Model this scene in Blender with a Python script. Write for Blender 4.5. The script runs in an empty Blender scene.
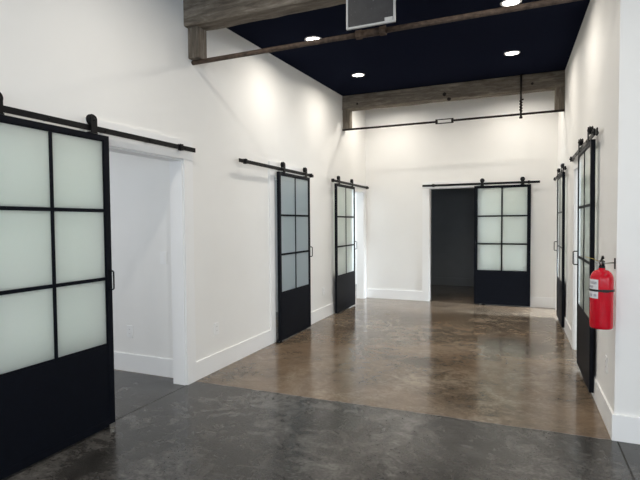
import bpy, bmesh, math, random
from mathutils import Vector, Matrix

random.seed(7)
SC = bpy.context.scene
COL = SC.collection
R = math.radians

# ------------------------------------------------------------------ camera
cam_d = bpy.data.cameras.new('camera')
cam_d.sensor_width = 36.0
cam_d.lens = 36.0 * 476.67 / 640.0
cam_d.clip_start = 0.05
cam = bpy.data.objects.new('camera', cam_d)
COL.objects.link(cam)
fw = Vector((-0.3905, 0.9199, -0.0358)).normalized()
rt = Vector((0.9205, 0.3907, -0.0073))
rt = (rt - fw * rt.dot(fw)).normalized()
up = rt.cross(fw)
m3 = Matrix((rt, up, -fw)).transposed()
cam.matrix_world = Matrix.Translation((0, 0, 1.5)) @ m3.to_4x4()
SC.camera = cam

# ------------------------------------------------------------------ colour management, world
SC.view_settings.view_transform = 'Standard'
SC.view_settings.look = 'None'
SC.view_settings.exposure = 0.30
SC.view_settings.gamma = 1.0
SC.view_settings.use_curve_mapping = False
SC.cycles.max_bounces = 16
SC.cycles.diffuse_bounces = 8
SC.cycles.transmission_bounces = 14
world = bpy.data.worlds.new('sky')
SC.world = world
world.use_nodes = True
world.node_tree.nodes['Background'].inputs[0].default_value = (0.62, 0.78, 1.0, 1)
world.node_tree.nodes['Background'].inputs[1].default_value = 1.0

# light levels
DOWN_W = 11.0          # each ceiling light
DAY_W = 39.0           # each window of the front room, added right-hand fill included
FAR_W = 95.0          # window of the far left room
FARR_W = 40.0
NEARR_FILL_W = 80.0  # added hall fill from an unseen right office window
MID_W = 7.0
NEARROOM_W = 25.0
DOWN_C = (1.0, 0.93, 0.83)
DAY_C = (0.80, 0.90, 1.0)


def area(name, loc, direction, sx, sy, watts, color, shape='RECTANGLE', spread=180):
    d = bpy.data.lights.new(name, 'AREA')
    d.shape = shape
    d.size = sx
    if shape in ('RECTANGLE', 'ELLIPSE'):
        d.size_y = sy
    d.energy = watts
    d.color = color
    d.spread = R(spread)
    o = bpy.data.objects.new(name, d)
    COL.objects.link(o)
    o.location = loc
    o.rotation_euler = Vector(direction).to_track_quat('-Z', 'Y').to_euler()
    return o


# daylight through the front room's windows (behind the camera) and the offices' windows, plus added fill
for wx in (-1.7, 0.9, 3.3):
    area('daylight_and_fill', (wx, -4.38, 1.75), (0, 1, -0.12), 1.7, 1.9, DAY_W, DAY_C)
for wy in (-2.6, 0.6):
    area('daylight_and_fill', (4.48, wy, 1.75), (-1, 0, -0.10), 1.9, 1.9, DAY_W, DAY_C)  # added fill: unseen right-hand windows that brighten the left wall
area('daylight_and_fill', (-5.9, 8.9, 1.6), (1, 0.0, -0.15), 1.6, 1.5, FAR_W, DAY_C)
area('daylight_and_fill', (3.4, 8.5, 1.95), (-1, 0.0, -0.52), 0.8, 0.8, FARR_W, DAY_C, spread=45)
area('daylight_and_fill', (3.45, 5.8, 1.6), (-1, 0, -0.05), 1.8, 1.5, NEARR_FILL_W, DAY_C)  # fill added behind the near right doorway to lift the hall walls
area('daylight_and_fill', (-5.9, 5.5, 1.6), (1, 0, -0.1), 1.6, 1.4, MID_W, DAY_C)
area('daylight_and_fill', (-5.9, 2.0, 1.6), (1, 0, -0.1), 1.6, 1.4, NEARROOM_W, (0.92, 0.95, 1.0))


# ------------------------------------------------------------------ materials
def new_mat(name, base=(0.8, 0.8, 0.8), rough=0.5, metal=0.0, spec=0.5):
    m = bpy.data.materials.new(name)
    m.use_nodes = True
    b = m.node_tree.nodes['Principled BSDF']
    b.inputs['Base Color'].default_value = (*base, 1)
    b.inputs['Roughness'].default_value = rough
    b.inputs['Metallic'].default_value = metal
    b.inputs['Specular IOR Level'].default_value = spec
    return m


def nodes(m):
    return m.node_tree.nodes, m.node_tree.links, m.node_tree.nodes['Principled BSDF']


def noise(nt, scale, detail=4, rough=0.55, coord=None, vscale=None, dist=0.0):
    n = nt.nodes.new('ShaderNodeTexNoise')
    n.inputs['Scale'].default_value = scale
    n.inputs['Detail'].default_value = detail
    n.inputs['Roughness'].default_value = rough
    n.inputs['Distortion'].default_value = dist
    tc = nt.nodes.new('ShaderNodeTexCoord')
    mp = nt.nodes.new('ShaderNodeMapping')
    if vscale:
        mp.inputs['Scale'].default_value = vscale
    nt.links.new(tc.outputs['Object'], mp.inputs['Vector'])
    nt.links.new(mp.outputs['Vector'], n.inputs['Vector'])
    return n


def ramp(nt, src, stops):
    r = nt.nodes.new('ShaderNodeValToRGB')
    e = r.color_ramp.elements
    e[0].position, e[0].color = stops[0][0], (*stops[0][1], 1)
    e[1].position, e[1].color = stops[-1][0], (*stops[-1][1], 1)
    for p, c in stops[1:-1]:
        k = e.new(p)
        k.color = (*c, 1)
    nt.links.new(src, r.inputs['Fac'])
    return r


def mixc(nt, a, b, fac, mode='MIX'):
    x = nt.nodes.new('ShaderNodeMix')
    x.data_type = 'RGBA'
    x.blend_type = mode
    if isinstance(fac, float):
        x.inputs['Factor'].default_value = fac
    else:
        nt.links.new(fac, x.inputs['Factor'])
    nt.links.new(a, x.inputs['A'])
    nt.links.new(b, x.inputs['B'])
    return x.outputs['Result']


def paint(name, c, rough=0.55, var=0.012, bump=0.02):
    m = new_mat(name, c, rough, spec=0.3)
    ns, ln, b = nodes(m)
    n = noise(m.node_tree, 1.6, 3)
    r = ramp(m.node_tree, n.outputs['Fac'], [(0.3, tuple(max(0, x - var) for x in c)), (0.7, tuple(min(1, x + var) for x in c))])
    ln.new(r.outputs['Color'], b.inputs['Base Color'])
    f = noise(m.node_tree, 180, 2)
    bp_ = ns.new('ShaderNodeBump')
    bp_.inputs['Strength'].default_value = bump
    bp_.inputs['Distance'].default_value = 0.002
    ln.new(f.outputs['Fac'], bp_.inputs['Height'])
    ln.new(bp_.outputs['Normal'], b.inputs['Normal'])
    return m


def concrete(name, dark, mid, light, r0, r1, warm=None):
    m = new_mat(name, mid, 0.25, spec=0.5)
    ns, ln, b = nodes(m)
    nt = m.node_tree
    def add(a_, wa, b_, wb):
        p = ns.new('ShaderNodeMath')
        p.operation = 'MULTIPLY'
        p.inputs[1].default_value = wa
        ln.new(a_, p.inputs[0])
        q = ns.new('ShaderNodeMath')
        q.operation = 'MULTIPLY_ADD'
        q.inputs[1].default_value = wb
        ln.new(b_, q.inputs[0])
        ln.new(p.outputs[0], q.inputs[2])
        return q.outputs[0]
    n1 = noise(nt, 0.9, 8, 0.62, dist=0.8)
    n2 = noise(nt, 5.0, 9, 0.7, dist=1.4)
    n2b = noise(nt, 20.0, 8, 0.72, vscale=(1.0, 1.5, 1.0), dist=1.6)
    fac = add(n1.outputs['Fac'], 0.40, n2.outputs['Fac'], 0.33)
    fac = add(fac, 1.0, n2b.outputs['Fac'], 0.27)
    col = ramp(nt, fac, [(0.40, dark), (0.50, mid), (0.61, light)]).outputs['Color']
    # trowel streaks and pale chips
    n3 = noise(nt, 3.0, 6, 0.75, vscale=(1.0, 2.4, 1.0), dist=2.0)
    c3 = ramp(nt, n3.outputs['Fac'], [(0.58, (0, 0, 0)), (0.74, (1, 1, 1))])
    l = ns.new('ShaderNodeRGB')
    l.outputs[0].default_value = (*light, 1)
    f3 = ns.new('ShaderNodeMath')
    f3.operation = 'MULTIPLY'
    f3.inputs[1].default_value = 0.5
    ln.new(c3.outputs['Color'], f3.inputs[0])
    col = mixc(nt, col, l.outputs[0], f3.outputs[0])
    if warm:
        n4 = noise(nt, 0.7, 4, 0.6)
        c4 = ramp(nt, n4.outputs['Fac'], [(0.42, (0, 0, 0)), (0.62, (1, 1, 1))])
        w = ns.new('ShaderNodeRGB')
        w.outputs[0].default_value = (*warm, 1)
        f4 = ns.new('ShaderNodeMath')
        f4.operation = 'MULTIPLY'
        f4.inputs[1].default_value = 0.55
        ln.new(c4.outputs['Color'], f4.inputs[0])
        col = mixc(nt, col, w.outputs[0], f4.outputs[0])
    ln.new(col, b.inputs['Base Color'])
    n5 = noise(nt, 4.0, 6, 0.65)
    mr = ns.new('ShaderNodeMapRange')
    mr.inputs['From Min'].default_value = 0.3
    mr.inputs['From Max'].default_value = 0.7
    mr.inputs['To Min'].default_value = r0
    mr.inputs['To Max'].default_value = r1
    ln.new(n5.outputs['Fac'], mr.inputs['Value'])
    ln.new(mr.outputs['Result'], b.inputs['Roughness'])
    bp_ = ns.new('ShaderNodeBump')
    bp_.inputs['Strength'].default_value = 0.10
    bp_.inputs['Distance'].default_value = 0.004
    n6 = noise(nt, 14.0, 6, 0.6)
    ln.new(n6.outputs['Fac'], bp_.inputs['Height'])
    ln.new(bp_.outputs['Normal'], b.inputs['Normal'])
    return m


def wood(name, vscale):
    m = new_mat(name, (0.2, 0.17, 0.14), 0.85, spec=0.2)
    ns, ln, b = nodes(m)
    nt = m.node_tree
    n1 = noise(nt, 1.0, 12, 0.78, vscale=vscale, dist=0.5)
    c1 = ramp(nt, n1.outputs['Fac'], [(0.28, (0.066, 0.055, 0.044)), (0.5, (0.215, 0.188, 0.155)), (0.74, (0.47, 0.43, 0.37))])
    n2 = noise(nt, 2.2, 5, 0.6)
    c2 = ramp(nt, n2.outputs['Fac'], [(0.3, (0.55, 0.50, 0.46)), (0.7, (1.0, 0.98, 0.95))])
    col = mixc(nt, c1.outputs['Color'], c2.outputs['Color'], 0.8, 'MULTIPLY')
    ln.new(col, b.inputs['Base Color'])
    bp_ = ns.new('ShaderNodeBump')
    bp_.inputs['Strength'].default_value = 0.7
    bp_.inputs['Distance'].default_value = 0.012
    ln.new(n1.outputs['Fac'], bp_.inputs['Height'])
    ln.new(bp_.outputs['Normal'], b.inputs['Normal'])
    return m


def mottled(name, a, c, scale, rough, metal=0.0, spec=0.5, bump=0.0):
    m = new_mat(name, a, rough, metal, spec)
    ns, ln, b = nodes(m)
    n = noise(m.node_tree, scale, 5, 0.6)
    r = ramp(m.node_tree, n.outputs['Fac'], [(0.32, a), (0.68, c)])
    ln.new(r.outputs['Color'], b.inputs['Base Color'])
    if bump:
        bp_ = ns.new('ShaderNodeBump')
        bp_.inputs['Strength'].default_value = bump
        bp_.inputs['Distance'].default_value = 0.004
        ln.new(n.outputs['Fac'], bp_.inputs['Height'])
        ln.new(bp_.outputs['Normal'], b.inputs['Normal'])
    return m


def emit(name, c, s):
    m = bpy.data.materials.new(name)
    m.use_nodes = True
    nt = m.node_tree
    b = nt.nodes['Principled BSDF']
    b.inputs['Base Color'].default_value = (0.9, 0.9, 0.9, 1)
    b.inputs['Emission Color'].default_value = (*c, 1)
    b.inputs['Emission Strength'].default_value = s
    return m


M = {}
M['wall'] = paint('warm_white_paint', (0.87, 0.862, 0.838))
M['trim'] = paint('white_trim_paint', (0.885, 0.885, 0.878), 0.38, 0.006, 0.0)
M['navy'] = paint('navy_ceiling_paint', (0.0110, 0.0135, 0.0260), 0.8, 0.0006, 0.03)
nt = M['navy'].node_tree
dfn = nt.nodes.new('ShaderNodeBsdfDiffuse')
nt.links.new(nt.nodes['Principled BSDF'].inputs['Base Color'].links[0].from_socket, dfn.inputs['Color'])
nt.links.new(dfn.outputs[0], nt.nodes['Material Output'].inputs['Surface'])
M['dim_wall'] = paint('unlit_room_shade_paint', (0.22, 0.225, 0.225))  # back room is unlit: its darkness is put into this colour
M['office_ceiling'] = paint('office_ceiling_paint', (0.75, 0.75, 0.74))
M['grey_floor'] = concrete('grey_polished_concrete', (0.019, 0.018, 0.0168), (0.046, 0.0438, 0.0415), (0.140, 0.134, 0.127), 0.12, 0.28)
M['brown_floor'] = concrete('brown_polished_concrete', (0.036, 0.0275, 0.019), (0.122, 0.093, 0.065), (0.30, 0.245, 0.185), 0.09, 0.24, warm=(0.24, 0.165, 0.108))
M['joint'] = mottled('dark_floor_joint', (0.012, 0.011, 0.010), (0.03, 0.028, 0.026), 9, 0.8)
M['chip'] = mottled('pale_chipped_edge', (0.20, 0.18, 0.16), (0.05, 0.045, 0.04), 18, 0.8)
M['black'] = mottled('black_powder_coat', (0.0026, 0.0036, 0.0068), (0.0036, 0.0050, 0.0095), 30, 0.5, 0.0, 0.12)
M['hardware'] = mottled('black_hardware', (0.003, 0.003, 0.0038), (0.005, 0.005, 0.006), 40, 0.42, 0.0, 0.22)
M['steel'] = mottled('brushed_steel', (0.45, 0.44, 0.42), (0.58, 0.57, 0.55), 40, 0.3, 1.0)
M['rust'] = mottled('rusty_iron', (0.055, 0.036, 0.026), (0.14, 0.10, 0.075), 26, 0.8, 0.1, 0.3, 0.6)
M['darkiron'] = mottled('dark_iron', (0.014, 0.011, 0.010), (0.032, 0.024, 0.020), 30, 0.7, 0.2, 0.3, 0.4)
M['beam'] = wood('weathered_timber', (2.6, 20.0, 20.0))
M['corbel'] = wood('weathered_timber_post', (20.0, 20.0, 2.6))
M['plate'] = mottled('white_plastic', (0.88, 0.88, 0.87), (0.91, 0.91, 0.90), 20, 0.35)
M['slot'] = mottled('outlet_slot', (0.12, 0.12, 0.12), (0.16, 0.16, 0.16), 20, 0.5)
M['red'] = mottled('red_enamel', (0.50, 0.003, 0.014), (0.56, 0.004, 0.018), 12, 0.16, 0.0, 0.35)
M['labelwhite'] = mottled('label_paper', (0.66, 0.66, 0.68), (0.76, 0.76, 0.78), 60, 0.5)
M['labelgrey'] = mottled('label_print', (0.30, 0.30, 0.34), (0.48, 0.48, 0.52), 120, 0.5)
M['rubber'] = mottled('black_rubber', (0.008, 0.008, 0.008), (0.014, 0.014, 0.014), 30, 0.6)
M['yellow'] = mottled('yellow_tie', (0.55, 0.40, 0.06), (0.62, 0.46, 0.08), 30, 0.5)
M['ventframe'] = mottled('pale_metal_frame', (0.36, 0.37, 0.37), (0.44, 0.45, 0.45), 12, 0.45, 0.0, 0.4)
M['lamp'] = emit('lit_diffuser', (1.0, 0.94, 0.86), 14.0)

# dark filter media in the vent, its sparkle painted as pale speckles
m = new_mat('speckled_dark_mesh', (0.06, 0.06, 0.065), 0.6)
ns, ln, b = nodes(m)
na = noise(m.node_tree, 5, 5, 0.6)
ra = ramp(m.node_tree, na.outputs['Fac'], [(0.3, (0.010, 0.011, 0.014)), (0.7, (0.034, 0.035, 0.039))])
nb = noise(m.node_tree, 70, 3, 0.6)
rb = ramp(m.node_tree, nb.outputs['Fac'], [(0.66, (0, 0, 0)), (0.74, (1, 1, 1))])
w = ns.new('ShaderNodeRGB')
w.outputs[0].default_value = (0.20, 0.20, 0.21, 1)
ln.new(mixc(m.node_tree, ra.outputs['Color'], w.outputs[0], rb.outputs['Color']), b.inputs['Base Color'])
M['mesh'] = m

# frosted glass: rough transmission with a smooth, faintly reflecting face
m = bpy.data.materials.new('frosted_glass')
m.use_nodes = True
nt = m.node_tree
nt.nodes.remove(nt.nodes['Principled BSDF'])
n = noise(nt, 0.9, 2)
r = ramp(nt, n.outputs['Fac'], [(0.3, (0.955, 0.992, 0.976)), (0.7, (0.97, 0.995, 0.985))])
tl = nt.nodes.new('ShaderNodeBsdfTranslucent')
nt.links.new(r.outputs['Color'], tl.inputs['Color'])
df = nt.nodes.new('ShaderNodeBsdfDiffuse')
nt.links.new(r.outputs['Color'], df.inputs['Color'])
gl = nt.nodes.new('ShaderNodeBsdfGlossy')
gl.inputs['Roughness'].default_value = 0.12
fr_ = nt.nodes.new('ShaderNodeFresnel')
fr_.inputs['IOR'].default_value = 1.35
m1 = nt.nodes.new('ShaderNodeMixShader')
m1.inputs[0].default_value = 0.06
nt.links.new(tl.outputs[0], m1.inputs[1])
nt.links.new(df.outputs[0], m1.inputs[2])
m2 = nt.nodes.new('ShaderNodeMixShader')
geo = nt.nodes.new('ShaderNodeNewGeometry')
inv = nt.nodes.new('ShaderNodeMath')
inv.operation = 'SUBTRACT'
inv.inputs[0].default_value = 1.0
nt.links.new(geo.outputs['Backfacing'], inv.inputs[1])
mu = nt.nodes.new('ShaderNodeMath')
mu.operation = 'MULTIPLY'
nt.links.new(fr_.outputs[0], mu.inputs[0])
nt.links.new(inv.outputs[0], mu.inputs[1])
nt.links.new(mu.outputs[0], m2.inputs[0])
nt.links.new(m1.outputs[0], m2.inputs[1])
nt.links.new(gl.outputs[0], m2.inputs[2])
nt.links.new(m2.outputs[0], nt.nodes['Material Output'].inputs['Surface'])
M['frost'] = m

m = new_mat('clear_glass', (0.95, 0.98, 1.0), 0.02)
m.node_tree.nodes['Principled BSDF'].inputs['Transmission Weight'].default_value = 1.0
M['glass'] = m


# ------------------------------------------------------------------ mesh helpers
class MB:
    def __init__(self):
        self.bm = bmesh.new()

    def box(self, x0, x1, y0, y1, z0, z1, bevel=0.0):
        bm = self.bm
        t = bmesh.new() if bevel else bm
        v = [t.verts.new((x, y, z)) for x in (x0, x1) for y in (y0, y1) for z in (z0, z1)]
        for f in ((0, 1, 3, 2), (4, 6, 7, 5), (0, 4, 5, 1), (2, 3, 7, 6), (0, 2, 6, 4), (1, 5, 7, 3)):
            t.faces.new([v[i] for i in f])
        if bevel:
            bmesh.ops.bevel(t, geom=list(t.edges), offset=bevel, segments=2, affect='EDGES', profile=0.6)
            self.merge(t)
        return self

    def merge(self, t):
        t.verts.index_update()
        vs = [self.bm.verts.new(v.co) for v in t.verts]
        for f in t.faces:
            nf = self.bm.faces.new([vs[v.index] for v in f.verts])
            nf.smooth = f.smooth
        t.free()

    def tube(self, p0, p1, r0, r1=None, n=16, cap=True):
        r1 = r0 if r1 is None else r1
        p0, p1 = Vector(p0), Vector(p1)
        d = (p1 - p0).normalized()
        a = d.orthogonal().normalized()
        c = d.cross(a)
        ra_, rb_ = [], []
        for i in range(n):
            t = 2 * math.pi * i / n
            o = a * math.cos(t) + c * math.sin(t)
            ra_.append(self.bm.verts.new(p0 + o * r0))
            rb_.append(self.bm.verts.new(p1 + o * r1))
        for i in range(n):
            f = self.bm.faces.new((ra_[i], ra_[(i + 1) % n], rb_[(i + 1) % n], rb_[i]))
            f.smooth = n > 8
        if cap:
            self.bm.faces.new(list(reversed(ra_)))
            self.bm.faces.new(rb_)
        return self

    def path(self, pts, r, n=10):
        """round bar swept along points"""
        pts = [Vector(p) for p in pts]
        rings = []
        prev = None
        for i, p in enumerate(pts):
            d = ((pts[min(i + 1, len(pts) - 1)] - pts[max(i - 1, 0)])).normalized()
            a = d.orthogonal().normalized() if prev is None else (prev - d * prev.dot(d)).normalized()
            prev = a
            c = d.cross(a)
            rings.append([self.bm.verts.new(p + (a * math.cos(2 * math.pi * k / n) + c * math.sin(2 * math.pi * k / n)) * r) for k in range(n)])
        for A_, B_ in zip(rings, rings[1:]):
            for k in range(n):
                f = self.bm.faces.new((A_[k], A_[(k + 1) % n], B_[(k + 1) % n], B_[k]))
                f.smooth = True
        self.bm.faces.new(list(reversed(rings[0])))
        self.bm.faces.new(rings[-1])
        return self

    def lathe(self, prof, loc=(0, 0, 0), n=40, axis='Z'):
        loc = Vector(loc)
        rings = []
        for r, z in prof:
            if r < 1e-6:
                rings.append([self.bm.verts.new(loc + self._ax(0, 0, z, axis))])
            else:
                rings.append([self.bm.verts.new(loc + self._ax(r * math.cos(2 * math.pi * k / n), r * math.sin(2 * math.pi * k / n), z, axis)) for k in range(n)])
        for A_, B_ in zip(rings, rings[1:]):
            for k in range(n):
                k2 = (k + 1) % n
                if len(A_) == 1 and len(B_) == 1:
                    continue
                if len(A_) == 1:
                    f = self.bm.faces.new((A_[0], B_[k2], B_[k]))
                elif len(B_) == 1:
                    f = self.bm.faces.new((A_[k], A_[k2], B_[0]))
                else:
                    f = self.bm.faces.new((A_[k], A_[k2], B_[k2], B_[k]))
                f.smooth = True
        return self

    @staticmethod
    def _ax(x, y, z, axis):
        return Vector((x, y, z)) if axis == 'Z' else (Vector((x, -z, y)) if axis == 'Y' else Vector((z, x, y)))

    def prism(self, pts, y0, y1):
        """outline in the x-z plane, extruded along y"""
        A_ = [self.bm.verts.new((x, y0, z)) for x, z in pts]
        B_ = [self.bm.verts.new((x, y1, z)) for x, z in pts]
        n = len(pts)
        for i in range(n):
            self.bm.faces.new((A_[i], A_[(i + 1) % n], B_[(i + 1) % n], B_[i]))
        self.bm.faces.new(list(reversed(A_)))
        self.bm.faces.new(B_)
        return self

    def build(self, name, mat, parent=None, smooth_angle=None):
        bmesh.ops.recalc_face_normals(self.bm, faces=list(self.bm.faces))
        me = bpy.data.meshes.new(name)
        self.bm.to_mesh(me)
        self.bm.free()
        me.materials.append(mat)
        o = bpy.data.objects.new(name, me)
        COL.objects.link(o)
        if parent:
            o.parent = parent
        return o


def struct(o):
    o['kind'] = 'structure'
    return o


def thing(name, label, cat, loc=(0, 0, 0), rz=0.0, group=None):
    o = bpy.data.objects.new(name, None)
    o.empty_display_size = 0.1
    COL.objects.link(o)
    o.location = loc
    o.rotation_euler = (0, 0, rz)
    o['label'] = label
    o['category'] = cat
    if group:
        o['group'] = group
    if abs(loc[0] - XR) < 1e-6 and loc[1] > 3.8:
        RIGHT_SIDE.append(o)
    return o


def copy_tree(o, parent=None):
    c = o.copy()
    COL.objects.link(c)
    if parent:
        c.parent = parent
    for ch in list(o.children):
        copy_tree(ch, c)
    return c


# ------------------------------------------------------------------ the building
SKEW = 0.0086                                  # the right wall runs in slightly towards the back
XL, XR, YB, YE = -2.87, 0.588, 9.10, 3.74     # left wall, right wall, back wall, end of the right wall
TH = 0.14
YN = -4.5                                      # front room's window wall
XE = 4.6


ZF = 3.62                                      # flat ceiling of the front room


def zc(y):
    return 3.622 + 0.0386 * (y - 6.207) if y > 3.70 else ZF


OPEN_H = 2.09
LEFT_OPEN = [(2.62, 3.55), (5.28, 6.22), (8.05, 8.95)]
XR2 = XR - SKEW * (7.85 - YE) - 0.002
RIGHT_OPEN = [(5.30, 6.24), (8.05, 8.95)]
BACK_OPEN = (-1.62, -0.70)
BACK_H = 2.135


def wall_y(name, x0, x1, y0, y1, opens):
    """wall running along y, its top following the sloping ceiling"""
    mb = MB()
    cuts = [y0] + [v for o in opens for v in o] + [y1]
    for i in range(0, len(cuts), 2):
        a, c = cuts[i], cuts[i + 1]
        seg(mb, x0, x1, a, c, 0.0)
    for a, c in opens:
        seg(mb, x0, x1, a, c, OPEN_H)
    return struct(mb.build(name, M['wall']))


def seg(mb, x0, x1, a, c, z0):
    bm = mb.bm
    v = [bm.verts.new((x, y, z)) for x in (x0, x1) for y in (a, c) for z in (z0, max(zc(y) + 0.02, ZF + 0.02))]
    for f in ((0, 1, 3, 2), (4, 6, 7, 5), (0, 4, 5, 1), (2, 3, 7, 6), (0, 2, 6, 4), (1, 5, 7, 3)):
        bm.faces.new([v[i] for i in f])


wall_y('wall_left', XL - TH, XL, YN, YB, LEFT_OPEN)
RIGHT_SIDE = [wall_y('wall_right', XR, XR + TH, YE, YB, RIGHT_OPEN)]
mb = MB()
zt = zc(YB) + 0.15
mb.box(XL - TH, BACK_OPEN[0], YB, YB + TH, 0, zt)
mb.box(BACK_OPEN[1], XR + TH, YB, YB + TH, 0, zt)
mb.box(BACK_OPEN[0], BACK_OPEN[1], YB, YB + TH, BACK_H, zt)
struct(mb.build('wall_back', M['wall']))
mb = MB()
mb.box(XR + TH, XE, YE, YE + TH, 0, ZF)
struct(mb.build('wall_front_right', M['wall']))
mb = MB()
for y0, y1 in ((YN, -3.6), (-1.6, -0.4), (1.6, YE + TH)):
    mb.box(XE, XE + TH, y0, y1, 0, ZF)
for y0, y1 in ((-3.6, -1.6), (-0.4, 1.6)):
    mb.box(XE, XE + TH, y0, y1, 0, 0.75)
    mb.box(XE, XE + TH, y0, y1, 2.75, ZF)
struct(mb.build('wall_far_right', M['wall']))
# window wall of the front room, behind the camera
wins = [(-2.6, -0.8), (0.0, 1.8), (2.4, 4.2)]
mb = MB()
xs = [XL - TH] + [v for w_ in wins for v in w_] + [XE + TH]
for i in range(0, len(xs), 2):
    mb.box(xs[i], xs[i + 1], YN - TH, YN, 0, ZF)
for a, c in wins:
    mb.box(a, c, YN - TH, YN, 0, 0.75)
    mb.box(a, c, YN - TH, YN, 2.75, ZF)
struct(mb.build('wall_windows', M['wall']))


def window_frame(name, a, c, z0, z1, at, along):
    """sash frame + pane in an opening; along 'x' or 'y'"""
    f = MB()
    t = 0.06

    def bx(m_, u0, u1, v0, v1, d):
        if along == 'x':
            m_.box(u0, u1, at - d, at + d, v0, v1)
        else:
            m_.box(at - d, at + d, u0, u1, v0, v1)
    bx(f, a, a + t, z0, z1, 0.03)
    bx(f, c - t, c, z0, z1, 0.03)
    bx(f, a + t, c - t, z0, z0 + t, 0.03)
    bx(f, a + t, c - t, z1 - t, z1, 0.03)
    mid = (a + c) / 2
    bx(f, mid - 0.02, mid + 0.02, z0 + t, z1 - t, 0.025)
    o = struct(f.build(name, M['trim']))
    g = MB()
    bx(g, a + t, mid - 0.02, z0 + t, z1 - t, 0.004)
    bx(g, mid + 0.02, c - t, z0 + t, z1 - t, 0.004)
    g.build('window_pane', M['glass'], o)


for i, (a, c) in enumerate(wins):
    window_frame('window_%d' % (i + 1), a, c, 0.75, 2.75, YN - 0.07, 'x')

for i, (a, c) in enumerate(((-3.6, -1.6), (-0.4, 1.6))):
    window_frame('window_%d' % (i + 8), a, c, 0.75, 2.75, XE + 0.07, 'y')  # unseen windows, added to go with the fill from the right

# floors: grey slab in front, brown slab in the hall, the pour line between them slightly ragged
edge = []
k = 0
x = -6.4
while x <= 5.0:
    yy = 3.665 + 0.020 * (x + 2.8)
    yy += random.uniform(-0.006, 0.006)
    edge.append((x, yy))
    x += 0.06
bm = bmesh.new()
low = [bm.verts.new((px, -5.0, 0)) for px, _ in edge]
hi = [bm.verts.new((px, py, 0)) for px, py in edge]
for i in range(len(edge) - 1):
    bm.faces.new((low[i], low[i + 1], hi[i + 1], hi[i]))
mb = MB()
mb.bm.free()
mb.bm = bm
struct(mb.build('floor', M['grey_floor']))
bm = bmesh.new()
low = [bm.verts.new((px, py, 0)) for px, py in edge]
hi = [bm.verts.new((px, 12.0, 0)) for px, py in edge]
for i in range(len(edge) - 1):
    bm.faces.new((low[i], low[i + 1], hi[i + 1], hi[i]))
mb = MB()
mb.bm.free()
mb.bm = bm
struct(mb.build('floor_hall', M['brown_floor']))
# pour line, saw cut joints
bm = bmesh.new()
e2 = [(px, py) for px, py in edge if XL + 0.02 < px < 0.62]
l0 = [bm.verts.new((px, py - random.uniform(0.004, 0.011), 0.0006)) for px, py in e2]
l1 = [bm.verts.new((px, py + random.uniform(0.001, 0.005), 0.0006)) for px, py in e2]
for i in range(len(e2) - 1):
    bm.faces.new((l0[i], l0[i + 1], l1[i + 1], l1[i]))
mb = MB()
mb.bm.free()
mb.bm = bm
struct(mb.build('trim_1', M['chip']))
mb = MB()
mb.box(XL + 0.003, XL + 0.012, -4.4, 3.56, 0.0002, 0.0008)
struct(mb.build('trim_2', M['joint']))
mb = MB()
mb.box(0.602, 0.612, -4.4, 3.725, 0.0002, 0.0008)
struct(mb.build('trim_3', M['joint']))
mb = MB()
mb.box(0.20, 0.602, 3.172, 3.175, 0.0002, 0.0008)
mb.box(0.612, 4.5, 3.172, 3.175, 0.0002, 0.0008)
struct(mb.build('trim_4', M['joint']))

# navy ceiling following the roof slope
bm = bmesh.new()
vv = []
for z_off in (0.0, 0.12):
    for px, py in ((XL - TH, 3.71), (XR + TH, 3.71), (XR + TH, YB + TH), (XL - TH, YB + TH)):
        vv.append(bm.verts.new((px, py, zc(py) + z_off)))
for f in ((0, 1, 2, 3), (4, 5, 6, 7), (0, 1, 5, 4), (1, 2, 6, 5), (2, 3, 7, 6), (3, 0, 4, 7)):
    bm.faces.new([vv[i] for i in f])
mb = MB()
mb.bm.free()
mb.bm = bm
struct(mb.build('ceiling', M['navy']))
mb = MB()
mb.box(XL - TH, XE + TH, YN - TH, 3.71, ZF, ZF + 0.12)
mb.box(XR + TH, XE + TH, 3.71, YE + TH, ZF, ZF + 0.12)
struct(mb.build('ceiling_front', M['navy']))

# offices behind the walls
X1 = -6.2
HC = 2.75


def office_window(name, y0, y1):
    window_frame(name, y0, y1, 0.85, 2.35, X1 - 0.06, 'y')


mb = MB()
for (y0, y1, a, c) in ((0.2, 3.68, 1.1, 2.9), (3.8, 7.08, 4.6, 6.4), (7.2, 11.0, 8.0, 9.8)):
    mb.box(X1 - 0.12, X1, y0 - 0.12, a, 0, HC)
    mb.box(X1 - 0.12, X1, c, y1 + 0.12, 0, HC)
    mb.box(X1 - 0.12, X1, a, c, 0, 0.85)
    mb.box(X1 - 0.12, X1, a, c, 2.35, HC)
struct(mb.build('wall_left_offices_outer', M['wall']))
office_window('window_4', 1.1, 2.9)
office_window('window_5', 4.6, 6.4)
office_window('window_6', 8.0, 9.8)
mb = MB()
mb.box(X1, XL - TH, 0.08, 0.2, 0, HC)
mb.box(X1, XL - TH, 3.68, 3.80, 0, HC)
mb.box(X1, XL - TH, 7.08, 7.20, 0, HC)
mb.box(X1, XL - TH, 11.0, 11.12, 0, HC)
mb.box(XL - TH, XL, YB + TH, 11.12, 0, HC)
struct(mb.build('wall_left_offices', M['wall']))
mb = MB()
mb.box(X1 - 0.12, XL - TH, 0.08, 11.12, HC, HC + 0.1)
struct(mb.build('ceiling_left_offices', M['office_ceiling']))
mb = MB()
mb.box(X1, XL - TH, 3.665, 3.68, 0, 0.18, 0.002)
struct(mb.build('baseboard_left_office', M['trim']))
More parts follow.
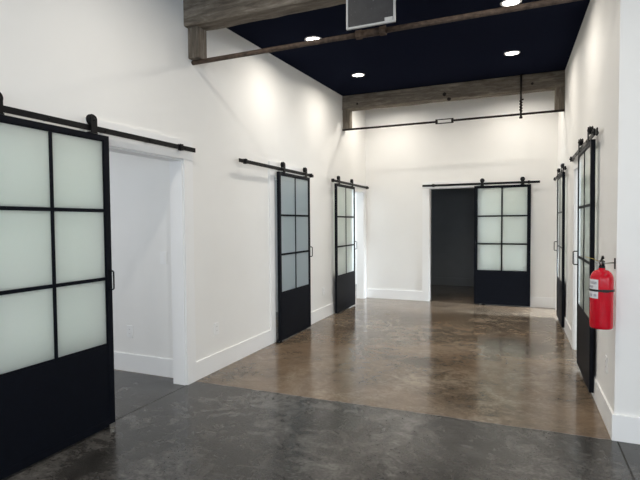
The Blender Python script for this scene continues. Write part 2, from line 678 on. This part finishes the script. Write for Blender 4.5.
# back room
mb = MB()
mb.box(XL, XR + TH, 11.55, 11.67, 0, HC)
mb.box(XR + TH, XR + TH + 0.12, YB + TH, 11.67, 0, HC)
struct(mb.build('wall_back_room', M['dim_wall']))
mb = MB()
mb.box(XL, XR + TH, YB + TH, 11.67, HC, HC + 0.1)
struct(mb.build('ceiling_back_room', M['navy']))  # dark colour stands in for the shade of the unlit room
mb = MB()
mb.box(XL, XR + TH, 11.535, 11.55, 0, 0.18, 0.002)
struct(mb.build('baseboard_back_room', M['dim_wall']))  # trim toned down with the unlit room's painted shade
# rooms on the right
mb = MB()
mb.box(3.6, 3.72, YE + TH, 4.9, 0, HC)
mb.box(3.6, 3.72, 6.7, 7.6, 0, HC)
mb.box(3.6, 3.72, 4.9, 6.7, 0, 0.85)
mb.box(3.6, 3.72, 4.9, 6.7, 2.35, HC)
mb.box(3.6, 3.72, 7.6, 9.24, 0, 0.85)
mb.box(3.6, 3.72, 7.6, 9.24, 2.35, HC)
mb.box(XR + TH - 0.06, 3.6, 7.1, 7.22, 0, HC)
mb.box(XR + TH - 0.06, 3.72, 9.24, 9.36, 0, HC)
struct(mb.build('wall_right_offices', M['wall']))
window_frame('window_10', 4.9, 6.7, 0.85, 2.35, 3.66, 'y')  # unseen window added for the hall fill lamp
window_frame('window_7', 7.6, 9.24, 0.85, 2.35, 3.66, 'y')
mb = MB()
mb.box(XR + TH - 0.07, 3.72, YE + TH, 9.36, HC, HC + 0.1)
struct(mb.build('ceiling_right_offices', M['office_ceiling']))

# ------------------------------------------------------------------ door casings, header boards, baseboards
CW = 0.125
CT = 0.018
trim_n = [10]
on_right = [False]


def tr(mb):
    o = struct(mb.build('trim_%d' % trim_n[0], M['trim']))
    trim_n[0] += 1
    if on_right[0]:
        RIGHT_SIDE.append(o)
    return o


def casing_side(x_wall, sgn, a, c):
    """casing and jamb lining of an opening in a wall along y; sgn = side the hall is on"""
    x0, x1 = sorted((x_wall, x_wall + sgn * CT))
    for u0, u1 in ((a - CW, a), (c, c + CW)):
        mb = MB()
        mb.box(x0, x1, u0, u1, 0, OPEN_H, 0.002)
        tr(mb)
    x0, x1 = sorted((x_wall, x_wall + sgn * (CT + 0.003)))
    mb = MB()
    mb.box(x0, x1, a - CW, c + CW, OPEN_H, OPEN_H + 0.175, 0.002)
    tr(mb)
    x0, x1 = sorted((x_wall, x_wall - sgn * TH))
    mb = MB()
    mb.box(x0, x1, a, a + 0.012, 0, OPEN_H)
    mb.box(x0, x1, c - 0.012, c, 0, OPEN_H)
    mb.box(x0, x1, a + 0.012, c - 0.012, OPEN_H - 0.012, OPEN_H)
    tr(mb)


for a, c in LEFT_OPEN:
    casing_side(XL, 1, a, c)
on_right[0] = True
for a, c in RIGHT_OPEN:
    casing_side(XR, -1, a, c)
on_right[0] = False
a, c = BACK_OPEN
for u0, u1 in ((a - CW, a), (c, c + CW)):
    mb = MB()
    mb.box(u0, u1, YB - CT, YB, 0, BACK_H, 0.002)
    tr(mb)
mb = MB()
mb.box(a - CW, c + CW, YB - CT - 0.003, YB, BACK_H, BACK_H + 0.115, 0.002)
tr(mb)
mb = MB()
mb.box(a, a + 0.012, YB, YB + TH, 0, BACK_H)
mb.box(c - 0.012, c, YB, YB + TH, 0, BACK_H)
mb.box(a + 0.012, c - 0.012, YB, YB + TH, BACK_H - 0.012, BACK_H)
tr(mb)

BH, BT = 0.18, 0.015
mb = MB()
for u0, u1 in ((YN, LEFT_OPEN[0][0] - CW), (LEFT_OPEN[0][1] + CW, LEFT_OPEN[1][0] - CW), (LEFT_OPEN[1][1] + CW, LEFT_OPEN[2][0] - CW)):
    mb.box(XL, XL + BT, u0, u1, 0, BH, 0.002)
struct(mb.build('baseboard_left', M['trim']))
mb = MB()
for u0, u1 in ((YE, RIGHT_OPEN[0][0] - CW), (RIGHT_OPEN[0][1] + CW, RIGHT_OPEN[1][0] - CW)):
    mb.box(XR - BT, XR, u0, u1, 0, BH, 0.002)
RIGHT_SIDE.append(struct(mb.build('baseboard_right', M['trim'])))
mb = MB()
mb.box(XL + 0.019, BACK_OPEN[0] - CW, YB - BT, YB, 0, BH, 0.002)
mb.box(BACK_OPEN[1] + CW, XR - 0.019, YB - BT, YB, 0, BH, 0.002)
struct(mb.build('baseboard_back', M['trim']))
mb = MB()
mb.box(XR - BT, XE, YE - BT, YE, 0, BH, 0.002)
struct(mb.build('baseboard_front_right', M['trim']))

# ------------------------------------------------------------------ sliding barn doors
DW, DZ0, DZ1 = 0.935, 0.018, 2.142
DEPTH = 0.034
ST = 0.048                                    # stile width
PZ = 0.612                                    # top of the kick panel
BARS = (1.105, 1.600)


def barn_door(label, loc, rz, handle_side, off):
    """front face looks along local -y; local x runs along the wall"""
    t = thing('barn_door', label, 'door', loc, rz, 'black barn doors')
    if off == OFFR:                           # these two hang slightly out of plumb, foot towards the wall
        t.location.x += 0.010
        t.rotation_euler.x = 0.010 / 2.13
    yf, yb = -off, -off + DEPTH
    w = DW / 2
    f = MB()
    f.box(-w, -w + ST, yf, yb, DZ0, DZ1, 0.002)
    f.box(w - ST, w, yf, yb, DZ0, DZ1, 0.002)
    f.box(-w + ST, w - ST, yf, yb, DZ1 - 0.036, DZ1, 0.002)
    f.box(-w + ST, w - ST, yf + 0.001, yb - 0.001, DZ0, DZ0 + 0.05, 0.002)
    # raised inner bead around the glazed part
    f.box(-w + ST, -w + ST + 0.010, yf + 0.005, yb - 0.006, PZ + 0.02, DZ1 - 0.036)
    f.box(w - ST - 0.010, w - ST, yf + 0.005, yb - 0.006, PZ + 0.02, DZ1 - 0.036)
    f.box(-w + ST + 0.010, w - ST - 0.010, yf + 0.005, yb - 0.006, DZ1 - 0.046, DZ1 - 0.036)
    f.build('door_frame', M['black'], t)
    p = MB()
    p.box(-w + ST, w - ST, yf + 0.003, yb - 0.003, DZ0 + 0.05, PZ, 0.0015)
    p.box(-w + ST, w - ST, yf + 0.006, yb - 0.006, PZ, PZ + 0.02)
    p.build('kick_panel', M['black'], t)
    mw = 0.012
    m_ = MB()
    m_.box(-mw, mw, yf + 0.003, yb - 0.010, PZ + 0.02, DZ1 - 0.036, 0.0015)
    m_.build('muntin', M['black'], t)
    for z in BARS:
        m_ = MB()
        for a_, c_ in ((-w + ST, -mw), (mw, w - ST)):
            m_.box(a_, c_, yf + 0.004, yb - 0.010, z - mw, z + mw, 0.0015)
        m_.build('muntin', M['black'], t)
    gy = yf + 0.011
    zz = [PZ + 0.02, BARS[0] - mw, BARS[0] + mw, BARS[1] - mw, BARS[1] + mw, DZ1 - 0.046]
    for i in range(3):
        for a_, c_ in ((-w + ST + 0.010, -mw), (mw, w - ST - 0.010)):
            g = MB()
            g.box(a_, c_, gy - 0.003, gy + 0.003, zz[2 * i], zz[2 * i + 1])
            g.build('glass_pane', M['frost'], t)
    # pull handle on the leading stile
    hx = handle_side * (w - ST * 0.45)
    h = MB()
    h.path([(hx, yf + 0.002, 1.025), (hx, yf - 0.030, 1.025), (hx, yf - 0.038, 1.033), (hx, yf - 0.038, 1.152), (hx, yf - 0.030, 1.160), (hx, yf + 0.002, 1.160)], 0.006)
    h.build('handle', M['hardware'], t)
    # top mounted rollers
    for s in (-1, 1):
        cx = s * (w - 0.135)
        ry = (yf + yb) / 2
        st = MB()
        pts = [(cx - 0.026, DZ1), (cx + 0.026, DZ1), (cx + 0.026, 2.225)]
        for k in range(9):
            a_ = math.pi * k / 8
            pts.append((cx + 0.026 * math.cos(a_), 2.240 + 0.028 * math.sin(a_)))
        pts.append((cx - 0.026, 2.225))
        st.prism(pts, ry - 0.026, ry - 0.019)
        st.box(cx - 0.034, cx + 0.034, ry - 0.022, ry + 0.014, DZ1, DZ1 + 0.008)
        hg = st.build('roller_hanger', M['hardware'], t)
        wl = MB()
        wl.lathe([(0, -0.017), (0.034, -0.014), (0.039, -0.010), (0.032, -0.005), (0.032, 0.005), (0.039, 0.010), (0.034, 0.014), (0, 0.017)], (cx, ry, 2.238), 28, 'Y')
        wl.build('wheel', M['hardware'], hg)
        bo = MB()
        bo.lathe([(0, 0.031), (0.008, 0.030), (0.013, 0.026), (0.013, 0.018)], (cx, ry, 2.238), 14, 'Y')
        bo.build('axle_bolt', M['hardware'], hg)
    return t


def track(label, loc, rz, u0, u1, off, stops):
    t = thing('barn_door_track', label, 'door track', loc, rz, 'black barn door tracks')
    ry = -off + DEPTH / 2
    r_ = MB()
    r_.box(u0, u1, ry - 0.0045, ry + 0.0045, 2.160, 2.200, 0.001)
    r_.build('rail', M['hardware'], t)
    n_ = 5
    for k in range(n_):
        u = u0 + 0.14 + (u1 - u0 - 0.28) * k / (n_ - 1)
        s_ = MB()
        s_.tube((u, ry + 0.004, 2.180), (u, -0.017, 2.180), 0.011, n=14)
        s_.tube((u, ry - 0.010, 2.180), (u, ry - 0.004, 2.180), 0.012, n=6)
        s_.build('standoff', M['hardware'], t)
    for u in stops:
        s_ = MB()
        s_.box(u - 0.020, u + 0.020, ry - 0.018, ry - 0.0045, 2.152, 2.208, 0.003)
        s_.box(u - 0.020, u + 0.020, ry + 0.0045, ry + 0.016, 2.152, 2.208, 0.003)
        s_.tube((u, ry - 0.026, 2.180), (u, ry - 0.016, 2.180), 0.009, n=6)
        s_.build('end_stop', M['hardware'], t)
    return t


OFFL, OFFR = 0.088, 0.062
# local x is +y on the left wall, -y on the right wall
barn_door('black six-pane frosted barn door slid open, nearest at left edge beside the open grey-walled room', (XL, 2.158, 0), R(90), 1, OFFL)
track('black sliding rail above the nearest left barn door and its open doorway', (XL, 2.60, 0), R(90), -1.02, 1.045, OFFL, (-0.95, 0.84))
barn_door('black barn door with blue-grey frosted panes, closed, middle of left wall', (XL, 5.735, 0), R(90), 1, OFFL)
track('black sliding rail above the middle closed barn door on left wall', (XL, 5.375, 0), R(90), -0.985, 0.985, OFFL, (-0.86, 0.90))
barn_door('black barn door slid beside the bright doorway at far end of left wall', (XL, 7.715, 0), R(90), 1, OFFL)
track('black sliding rail above the farthest left barn door by the back corner', (XL, 8.07, 0), R(90), -0.985, 0.995, OFFL, (-0.93, 0.88))
barn_door('black barn door on the back wall beside the dark doorway', (-0.333, YB, 0), 0.0, -1, OFFL)
track('black sliding rail on the back wall above the dark doorway', (-0.73, YB, 0), 0.0, -1.005, 1.005, OFFL, (-0.80, 0.83))
barn_door('black barn door seen edge-on on right wall just behind the red fire extinguisher', (XR, 5.01, 0.035), R(-90), -1, OFFR)
track('black sliding rail on right wall above the fire extinguisher side barn door', (XR, 5.33, 0.035), R(-90), -1.0, 1.0, OFFR, (-0.90, 0.90))
barn_door('narrow-looking black barn door at far end of right wall near the back corner', (XR, 7.73, 0.025), R(-90), -1, OFFR)
track('black sliding rail at far end of right wall near the back corner', (XR, 8.02, 0.025), R(-90), -0.96, 0.96, OFFR, (-0.88, 0.88))


def guide(label, loc, rz, off, mat):
    t = thing('floor_guide', label, 'door guide', loc, rz)
    g = MB()
    g.box(-0.03, 0.03, -off - 0.014, -off + DEPTH + 0.014, 0.0, 0.006, 0.001)
    g.build('base_plate', mat, t)
    for y in (-off - 0.014, -off + DEPTH + 0.004):
        g = MB()
        g.box(-0.025, 0.025, y, y + 0.010, 0.006, 0.034, 0.002)
        g.build('upright', mat, t)


guide('small metal floor guide under right end of nearest left barn door', (XL, 2.585, 0), R(90), OFFL, M['steel'])
guide('small black floor guide under left end of the middle closed barn door', (XL, 5.262, 0), R(90), OFFL, M['hardware'])
guide('small black floor guide under left part of the back wall barn door', (-0.64, YB, 0), 0.0, OFFL, M['hardware'])

# ------------------------------------------------------------------ timber beams and tie rods


def beam_mesh(x0, x1, y0, y1, z0, z1f, z1b, seed, name='beam', n=28):
    rr = random.Random(seed)
    bm = bmesh.new()
    rings = []
    for i in range(n + 1):
        x = x0 + (x1 - x0) * i / n
        j = lambda s=0.006: rr.uniform(-s, s)
        rings.append([bm.verts.new(p) for p in (
            (x, y0 + 0.012 + j(0.003), z0 + j(0.003)), (x, y0 + j(0.003), z0 + 0.014 + j(0.003)),
            (x, y0 + j(0.003), z1f - 0.012 + j(0.002)), (x, y0 + 0.010, z1f),
            (x, y1, z1b), (x, y1 + j(0.003), z0 + 0.012 + j()), (x, y1 - 0.012, z0 + j(0.004)))])
    for A_, B_ in zip(rings, rings[1:]):
        for k in range(7):
            bm.faces.new((A_[k], A_[(k + 1) % 7], B_[(k + 1) % 7], B_[k]))
    bm.faces.new(list(reversed(rings[0])))
    bm.faces.new(rings[-1])
    mb = MB()
    mb.bm.free()
    mb.bm = bm
    return mb


def bolt_head(x, y, z, parent):
    b_ = MB()
    b_.lathe([(0, 0.018), (0.012, 0.017), (0.018, 0.012), (0.019, 0.004), (0.030, 0.003), (0.030, -0.006)], (x, y, z), 12, 'Y')
    b_.build('bolt', M['darkiron'], parent)


Y1F, Y1B, Z1 = 3.60, 3.79, 3.310
t = thing('timber_beam', 'weathered grey timber beam at top of picture, nearest to camera', 'beam', (0, 0, 0), 0, 'weathered ceiling beams')
beam_mesh(XL, XR - 0.002, Y1F, Y1B, Z1, ZF - 0.002, zc(Y1B) - 0.001, 1).build('timber', M['beam'], t)
for x0, x1 in ((XL, XL + 0.120), (XR - 0.125, XR - 0.002)):
    mb = MB()
    mb.box(x0, x1, 3.655, 3.785, 3.034, Z1 + 0.006, 0.008)
    mb.build('corbel_post', M['corbel'], t)
for x, z in ((-0.4, 3.45),):
    bolt_head(x, Y1F + 0.004, z, t)

Y2F, Y2B, Z2 = 7.790, 7.96, 3.440
t = thing('timber_beam', 'weathered grey timber beam across the back below the navy ceiling', 'beam', (0, 0, 0), 0, 'weathered ceiling beams')
beam_mesh(XL, XR2, Y2F, Y2B, Z2, zc(Y2F) - 0.001, zc(Y2B) - 0.001, 2).build('timber', M['beam'], t)
for x0, x1 in ((XL, XL + 0.125), (XR2 - 0.125, XR2)):
    mb = MB()
    mb.box(x0, x1, 7.800, 7.945, 3.118, Z2 + 0.006, 0.006)
    mb.build('corbel_post', M['corbel'], t)
for x, z in ((-2.60, 3.52), (-1.15, 3.52), (-1.08, 3.44), (0.12, 3.535)):
    bolt_head(x, Y2F + 0.004, z, t)

# near tie rod with a threaded coupling
t = thing('tie_rod', 'rusty iron tie rod under the nearest beam with coupling sleeve', 'tie rod', (0, 0, 0))
ry = 3.722


def rz1(x):
    return 3.014 + 0.001 * (x - XL)


mb = MB()
mb.path([(x, ry, rz1(x)) for x in (XL + 0.001, -2.3, -1.7, -1.24)], 0.0215, 14)
mb.path([(x, ry, rz1(x)) for x in (-1.02, -0.6, -0.1, XR - 0.003)], 0.0215, 14)
mb.build('rod', M['rust'], t)
mb = MB()
mb.tube((-1.235, ry, rz1(-1.235)), (-1.015, ry, rz1(-1.015)), 0.030, n=16)
for u in (-1.25, -1.05):
    mb.tube((u, ry, rz1(u)), (u + 0.05, ry, rz1(u + 0.05)), 0.036, n=6)
mb.build('coupling_sleeve', M['rust'], t)

# far tie rod with a turnbuckle and a hanger rod
t = thing('tie_rod', 'thin dark tie rod under the far beam with open turnbuckle', 'tie rod', (0, 0, 0))
ry = 7.800
rz2 = 3.100
mb = MB()
mb.path([(XL + 0.001, ry, rz2), (-1.9, ry, rz2), (-1.26, ry, rz2)], 0.0165, 12)
mb.path([(-1.04, ry, rz2), (-0.5, ry, rz2 + 0.002), (XR2 - 0.001, ry, rz2 + 0.004)], 0.0165, 12)
mb.build('rod', M['darkiron'], t)
mb = MB()
for dz in (-0.030, 0.030):
    mb.box(-1.275, -1.025, ry - 0.010, ry + 0.010, rz2 + dz - 0.007, rz2 + dz + 0.007, 0.003)
for u in (-1.29, -1.045):
    mb.box(u, u + 0.035, ry - 0.018, ry + 0.018, rz2 - 0.037, rz2 + 0.037, 0.005)
mb.build('turnbuckle', M['darkiron'], t)
t = thing('hanger_rod', 'vertical dark hanger rod with twisted end crossing the far beam', 'rod', (0, 0, 0))
hy = 7.7665
mb = MB()
mb.tube((-0.032, hy, zc(hy) - 0.001), (-0.032, hy, 3.05), 0.0145, n=12)
mb.build('rod', M['darkiron'], t)
mb = MB()
pts = []
for k in range(41):
    a_ = k / 40 * 2 * math.pi * 4
    pts.append((-0.032 + 0.015 * math.cos(a_), hy - 0.006 + 0.010 * math.sin(a_), 3.14 + 0.17 * k / 40))
mb.path(pts, 0.010, 8)
mb.box(-0.032, 0.005, hy - 0.016, hy + 0.010, 3.300, 3.320, 0.003)
mb.build('twisted_strap', M['darkiron'], t)
mb = MB()
mb.tube((-0.032, hy, 3.035), (-0.032, hy, 3.060), 0.024, n=6)
mb.build('nut', M['darkiron'], t)

# ------------------------------------------------------------------ vent hung on the near beam
t = thing('vent_panel', 'dark vent panel with pale frame hanging at top centre by the near beam', 'vent', (-1.046, 3.45, 2.955))
W, H = 0.376, 0.44
fr = 0.014
mb = MB()
mb.box(-W / 2, -W / 2 + fr, -0.008, 0.012, 0, H, 0.001)
mb.box(W / 2 - fr, W / 2, -0.008, 0.012, 0, H, 0.001)
mb.box(-W / 2 + fr, W / 2 - fr, -0.008, 0.012, 0, fr, 0.001)
mb.box(-W / 2 + fr, W / 2 - fr, -0.008, 0.012, H - fr, H, 0.001)
mb.build('vent_frame', M['ventframe'], t)
mb = MB()
mb.box(-W / 2 + fr, W / 2 - fr, 0.0, 0.006, fr, H - fr)
mb.build('vent_mesh', M['mesh'], t)
mb = MB()
mb.box(W / 2 - 0.080, W / 2 - 0.020, -0.002, 0.0, 0.018, 0.042)
mb.build('sticker', M['ventframe'], t)
for x in (-W / 2 + 0.05, W / 2 - 0.05):
    mb = MB()
    mb.box(x - 0.012, x + 0.012, 0.002, 0.005, H - fr, ZF - 2.955)
    mb.build('hanger_strap', M['ventframe'], t)

# ------------------------------------------------------------------ recessed ceiling lights
LD = bpy.data.lights.new('downlight', 'AREA')
LD.shape = 'DISK'
LD.size = 0.09
LD.energy = DOWN_W
LD.color = DOWN_C
LD.spread = R(165)


def ceiling_light(label, x, y):
    t = thing('ceiling_light', label, 'ceiling light', (x, y, zc(y)), 0, 'recessed round ceiling lights')
    t.rotation_euler = (math.atan(0.0386), 0, 0)
    mb = MB()
    mb.lathe([(0.074, -0.004), (0.080, -0.009), (0.092, -0.007), (0.098, -0.001), (0.074, -0.001), (0.074, -0.004)], n=40)
    mb.build('trim_ring', M['plate'], t)
    mb = MB()
    mb.lathe([(0, -0.0035), (0.05, -0.0035), (0.074, -0.003), (0.074, -0.001), (0, -0.001)], n=40)
    mb.build('diffuser', M['lamp'], t)
    lo = bpy.data.objects.new('downlight', LD)
    COL.objects.link(lo)
    lo.parent = t
    lo.location = (0, 0, -0.012)
    return t


ceiling_light('glowing round ceiling light just behind the left part of the near tie rod', -2.19, 5.00)
ceiling_light('glowing round ceiling light in navy ceiling near the left wall and far beam', -2.205, 6.655)
ceiling_light('glowing round ceiling light in navy ceiling above the hanger rod', -0.136, 6.60)
ceiling_light('glowing round ceiling light at top right touching the picture edge', -0.114, 4.93)
ceiling_light('round ceiling light hidden behind the far beam, left one', -2.2, 8.28)
ceiling_light('round ceiling light hidden behind the far beam, right one', -0.13, 8.28)
for i, (x, y) in enumerate(((-1.8, 2.55), (-0.12, 2.55), (2.2, 2.55), (-1.8, 0.2), (-0.12, 0.2), (2.2, 0.2), (-1.8, -2.2), (-0.12, -2.2), (2.2, -2.2))):
    row = ('in the row nearest the near beam', 'in the row above the camera', 'in the row nearest the front windows')[i // 3]
    col = ('closest to the left wall', 'in line with the hall', 'farthest to the right')[i % 3]
    ceiling_light('front room ceiling light %s, %s' % (row, col), x, y)

# ------------------------------------------------------------------ outlets and switches


def wall_plate(name, label, cat, loc, rz, switch=False):
    t = thing(name, label, cat, loc, rz, 'white wall plates')
    mb = MB()
    mb.box(-0.037, 0.037, -0.0065, 0, -0.060, 0.060, 0.001)
    mb.build('cover_plate', M['plate'], t)
    if switch:
        mb = MB()
        mb.box(-0.017, 0.017, -0.010, -0.006, -0.033, 0.033, 0.0015)
        mb.build('rocker', M['plate'], t)
    else:
        for dz in (-0.021, 0.021):
            mb = MB()
            mb.box(-0.016, 0.016, -0.0075, -0.006, dz - 0.014, dz + 0.014, 0.0005)
            s = mb.build('socket', M['plate'], t)
            mb = MB()
            for dx in (-0.006, 0.006):
                mb.box(dx - 0.0012, dx + 0.0012, -0.0079, -0.0075, dz - 0.003, dz + 0.006)
            mb.build('socket_slot', M['slot'], s)
    return t


wall_plate('wall_outlet', 'white outlet low on left wall between the open doorway and middle door', 'outlet', (XL, 4.035, 0.43), R(90))
wall_plate('wall_outlet', 'white outlet low on left wall between the middle and far doors', 'outlet', (XL, 6.89, 0.425), R(90))
wall_plate('wall_outlet', 'white outlet low on right wall below the fire extinguisher', 'outlet', (XR, 4.06, 0.435), R(-90))
wall_plate('wall_outlet', 'white outlet low on right wall between its two barn doors', 'outlet', (XR, 6.85, 0.43), R(-90))
wall_plate('wall_outlet', 'white outlet low on the wall inside the open left doorway', 'outlet', (-3.673, 3.68, 0.41), 0)
wall_plate('light_switch', 'white light switch on the wall inside the open left doorway', 'light switch', (-3.225, 3.68, 1.17), 0, True)

# ------------------------------------------------------------------ fire extinguisher on the corner of the right wall
EX, EY = 0.496, 3.69
t = thing('fire_extinguisher', 'red fire extinguisher hanging at the end of the right wall', 'fire extinguisher', (EX, EY, 0.777), 0)
RB = 0.071
HB = 0.40
mb = MB()
prof = [(0, 0.006), (RB * 0.80, 0.004), (RB * 0.90, 0.0), (RB * 0.97, 0.006), (RB, 0.018), (RB, HB - 0.075)]
for k in range(1, 9):
    a_ = k / 8 * math.pi / 2
    prof.append((0.020 + (RB - 0.020) * math.cos(a_), HB - 0.075 + 0.070 * math.sin(a_)))
prof += [(0.020, HB + 0.006), (0, HB + 0.006)]
mb.lathe(prof, n=56)
mb.build('cylinder_body', M['red'], t)


def wrap(mb, a0, a1, z0, z1, r, n=20, thick=0.0008):
    rows = []
    for i in range(n + 1):
        a_ = R(a0 + (a1 - a0) * i / n)
        c_, s_ = math.cos(a_), math.sin(a_)
        rows.append([mb.bm.verts.new(p) for p in ((r * c_, r * s_, z0), (r * c_, r * s_, z1), ((r + thick) * c_, (r + thick) * s_, z1), ((r + thick) * c_, (r + thick) * s_, z0))])
    for A_, B_ in zip(rows, rows[1:]):
        for k in range(4):
            f = mb.bm.faces.new((A_[k], A_[(k + 1) % 4], B_[(k + 1) % 4], B_[k]))
    mb.bm.faces.new(list(reversed(rows[0])))
    mb.bm.faces.new(rows[-1])


mb = MB()
wrap(mb, 150, 246, 0.205, 0.332, RB - 0.0002)
lb = mb.build('instruction_label', M['labelwhite'], t)
for z0, z1, a0, a1 in ((0.300, 0.318, 196, 238), (0.274, 0.290, 186, 220), (0.218, 0.234, 222, 238), (0.218, 0.234, 196, 214)):
    mb = MB()
    wrap(mb, a0, a1, z0, z1, RB + 0.0006, 8, 0.0006)
    mb.build('label_print', M['labelgrey'], lb)
mb = MB()
wrap(mb, 0, 359.9, 0.252, 0.266, RB, 56, 0.003)
mb.box(-0.004, 0.032, -RB - 0.008, -RB - 0.001, 0.250, 0.268, 0.002)
mb.build('retaining_strap', M['rubber'], t)
mb = MB()
mb.lathe([(0.019, 0), (0.019, 0.016), (0.016, 0.020), (0.016, 0.050), (0, 0.052)], (0, 0, HB + 0.004), 20)
mb.box(-0.014, 0.014, -0.016, 0.030, HB + 0.030, HB + 0.056, 0.003)
vb = mb.build('valve', M['hardware'], t)
mb = MB()
mb.lathe([(0, 0.012), (0.013, 0.011), (0.014, 0.0), (0, 0)], (0, -0.016, HB + 0.040), 18, 'Y')
mb.build('gauge', M['steel'], vb)
# carrying handle and squeeze lever along the wall
mb = MB()
mb.path([(0.0, -0.01, HB + 0.050), (-0.004, -0.045, HB + 0.052), (-0.006, -0.085, HB + 0.040), (-0.006, -0.100, HB + 0.030)], 0.007, 8)
mb.build('carry_handle', M['hardware'], t)
mb = MB()
mb.path([(0.0, 0.02, HB + 0.060), (0.0, -0.02, HB + 0.078), (-0.004, -0.06, HB + 0.086), (-0.006, -0.095, HB + 0.078)], 0.0075, 8)
mb.build('squeeze_lever', M['hardware'], t)
mb = MB()
ring = [(-0.030 + 0.012 * math.cos(2 * math.pi * k / 20), -0.008, HB + 0.048 + 0.012 * math.sin(2 * math.pi * k / 20)) for k in range(21)]
mb.path(ring, 0.0016, 6)
mb.tube((-0.020, -0.008, HB + 0.050), (0.018, -0.008, HB + 0.050), 0.002, n=8)
mb.build('safety_pin', M['steel'], t)
mb = MB()
mb.path([(-0.018, -0.01, HB + 0.050), (-0.050, -0.008, HB + 0.066), (-0.082, 0.004, HB + 0.074), (-0.10, 0.01, HB + 0.080)], 0.0016, 6)
mb.build('tamper_tie', M['yellow'], t)
t = thing('wall_bracket', 'black wall hook bracket holding the fire extinguisher valve', 'bracket', (XR, 3.785, 1.20))
mb = MB()
mb.box(-0.006, 0, -0.014, 0.014, -0.03, 0.045, 0.002)
mb.build('back_plate', M['hardware'], t)
mb = MB()
mb.path([(-0.004, 0, 0.012), (-0.045, -0.035, 0.012), (-0.070, -0.070, 0.012), (-0.080, -0.085, 0.012)], 0.0045, 8)
mb.build('hook_arm', M['steel'], t)

# ------------------------------------------------------------------ the right wall and all that hangs on it turn a little inwards
T = Matrix.Translation((XR, YE, 0)) @ Matrix.Rotation(math.atan(SKEW), 4, 'Z') @ Matrix.Translation((-XR, -YE, 0))
bpy.context.view_layer.update()
for o in RIGHT_SIDE:
    o.matrix_world = T @ o.matrix_world
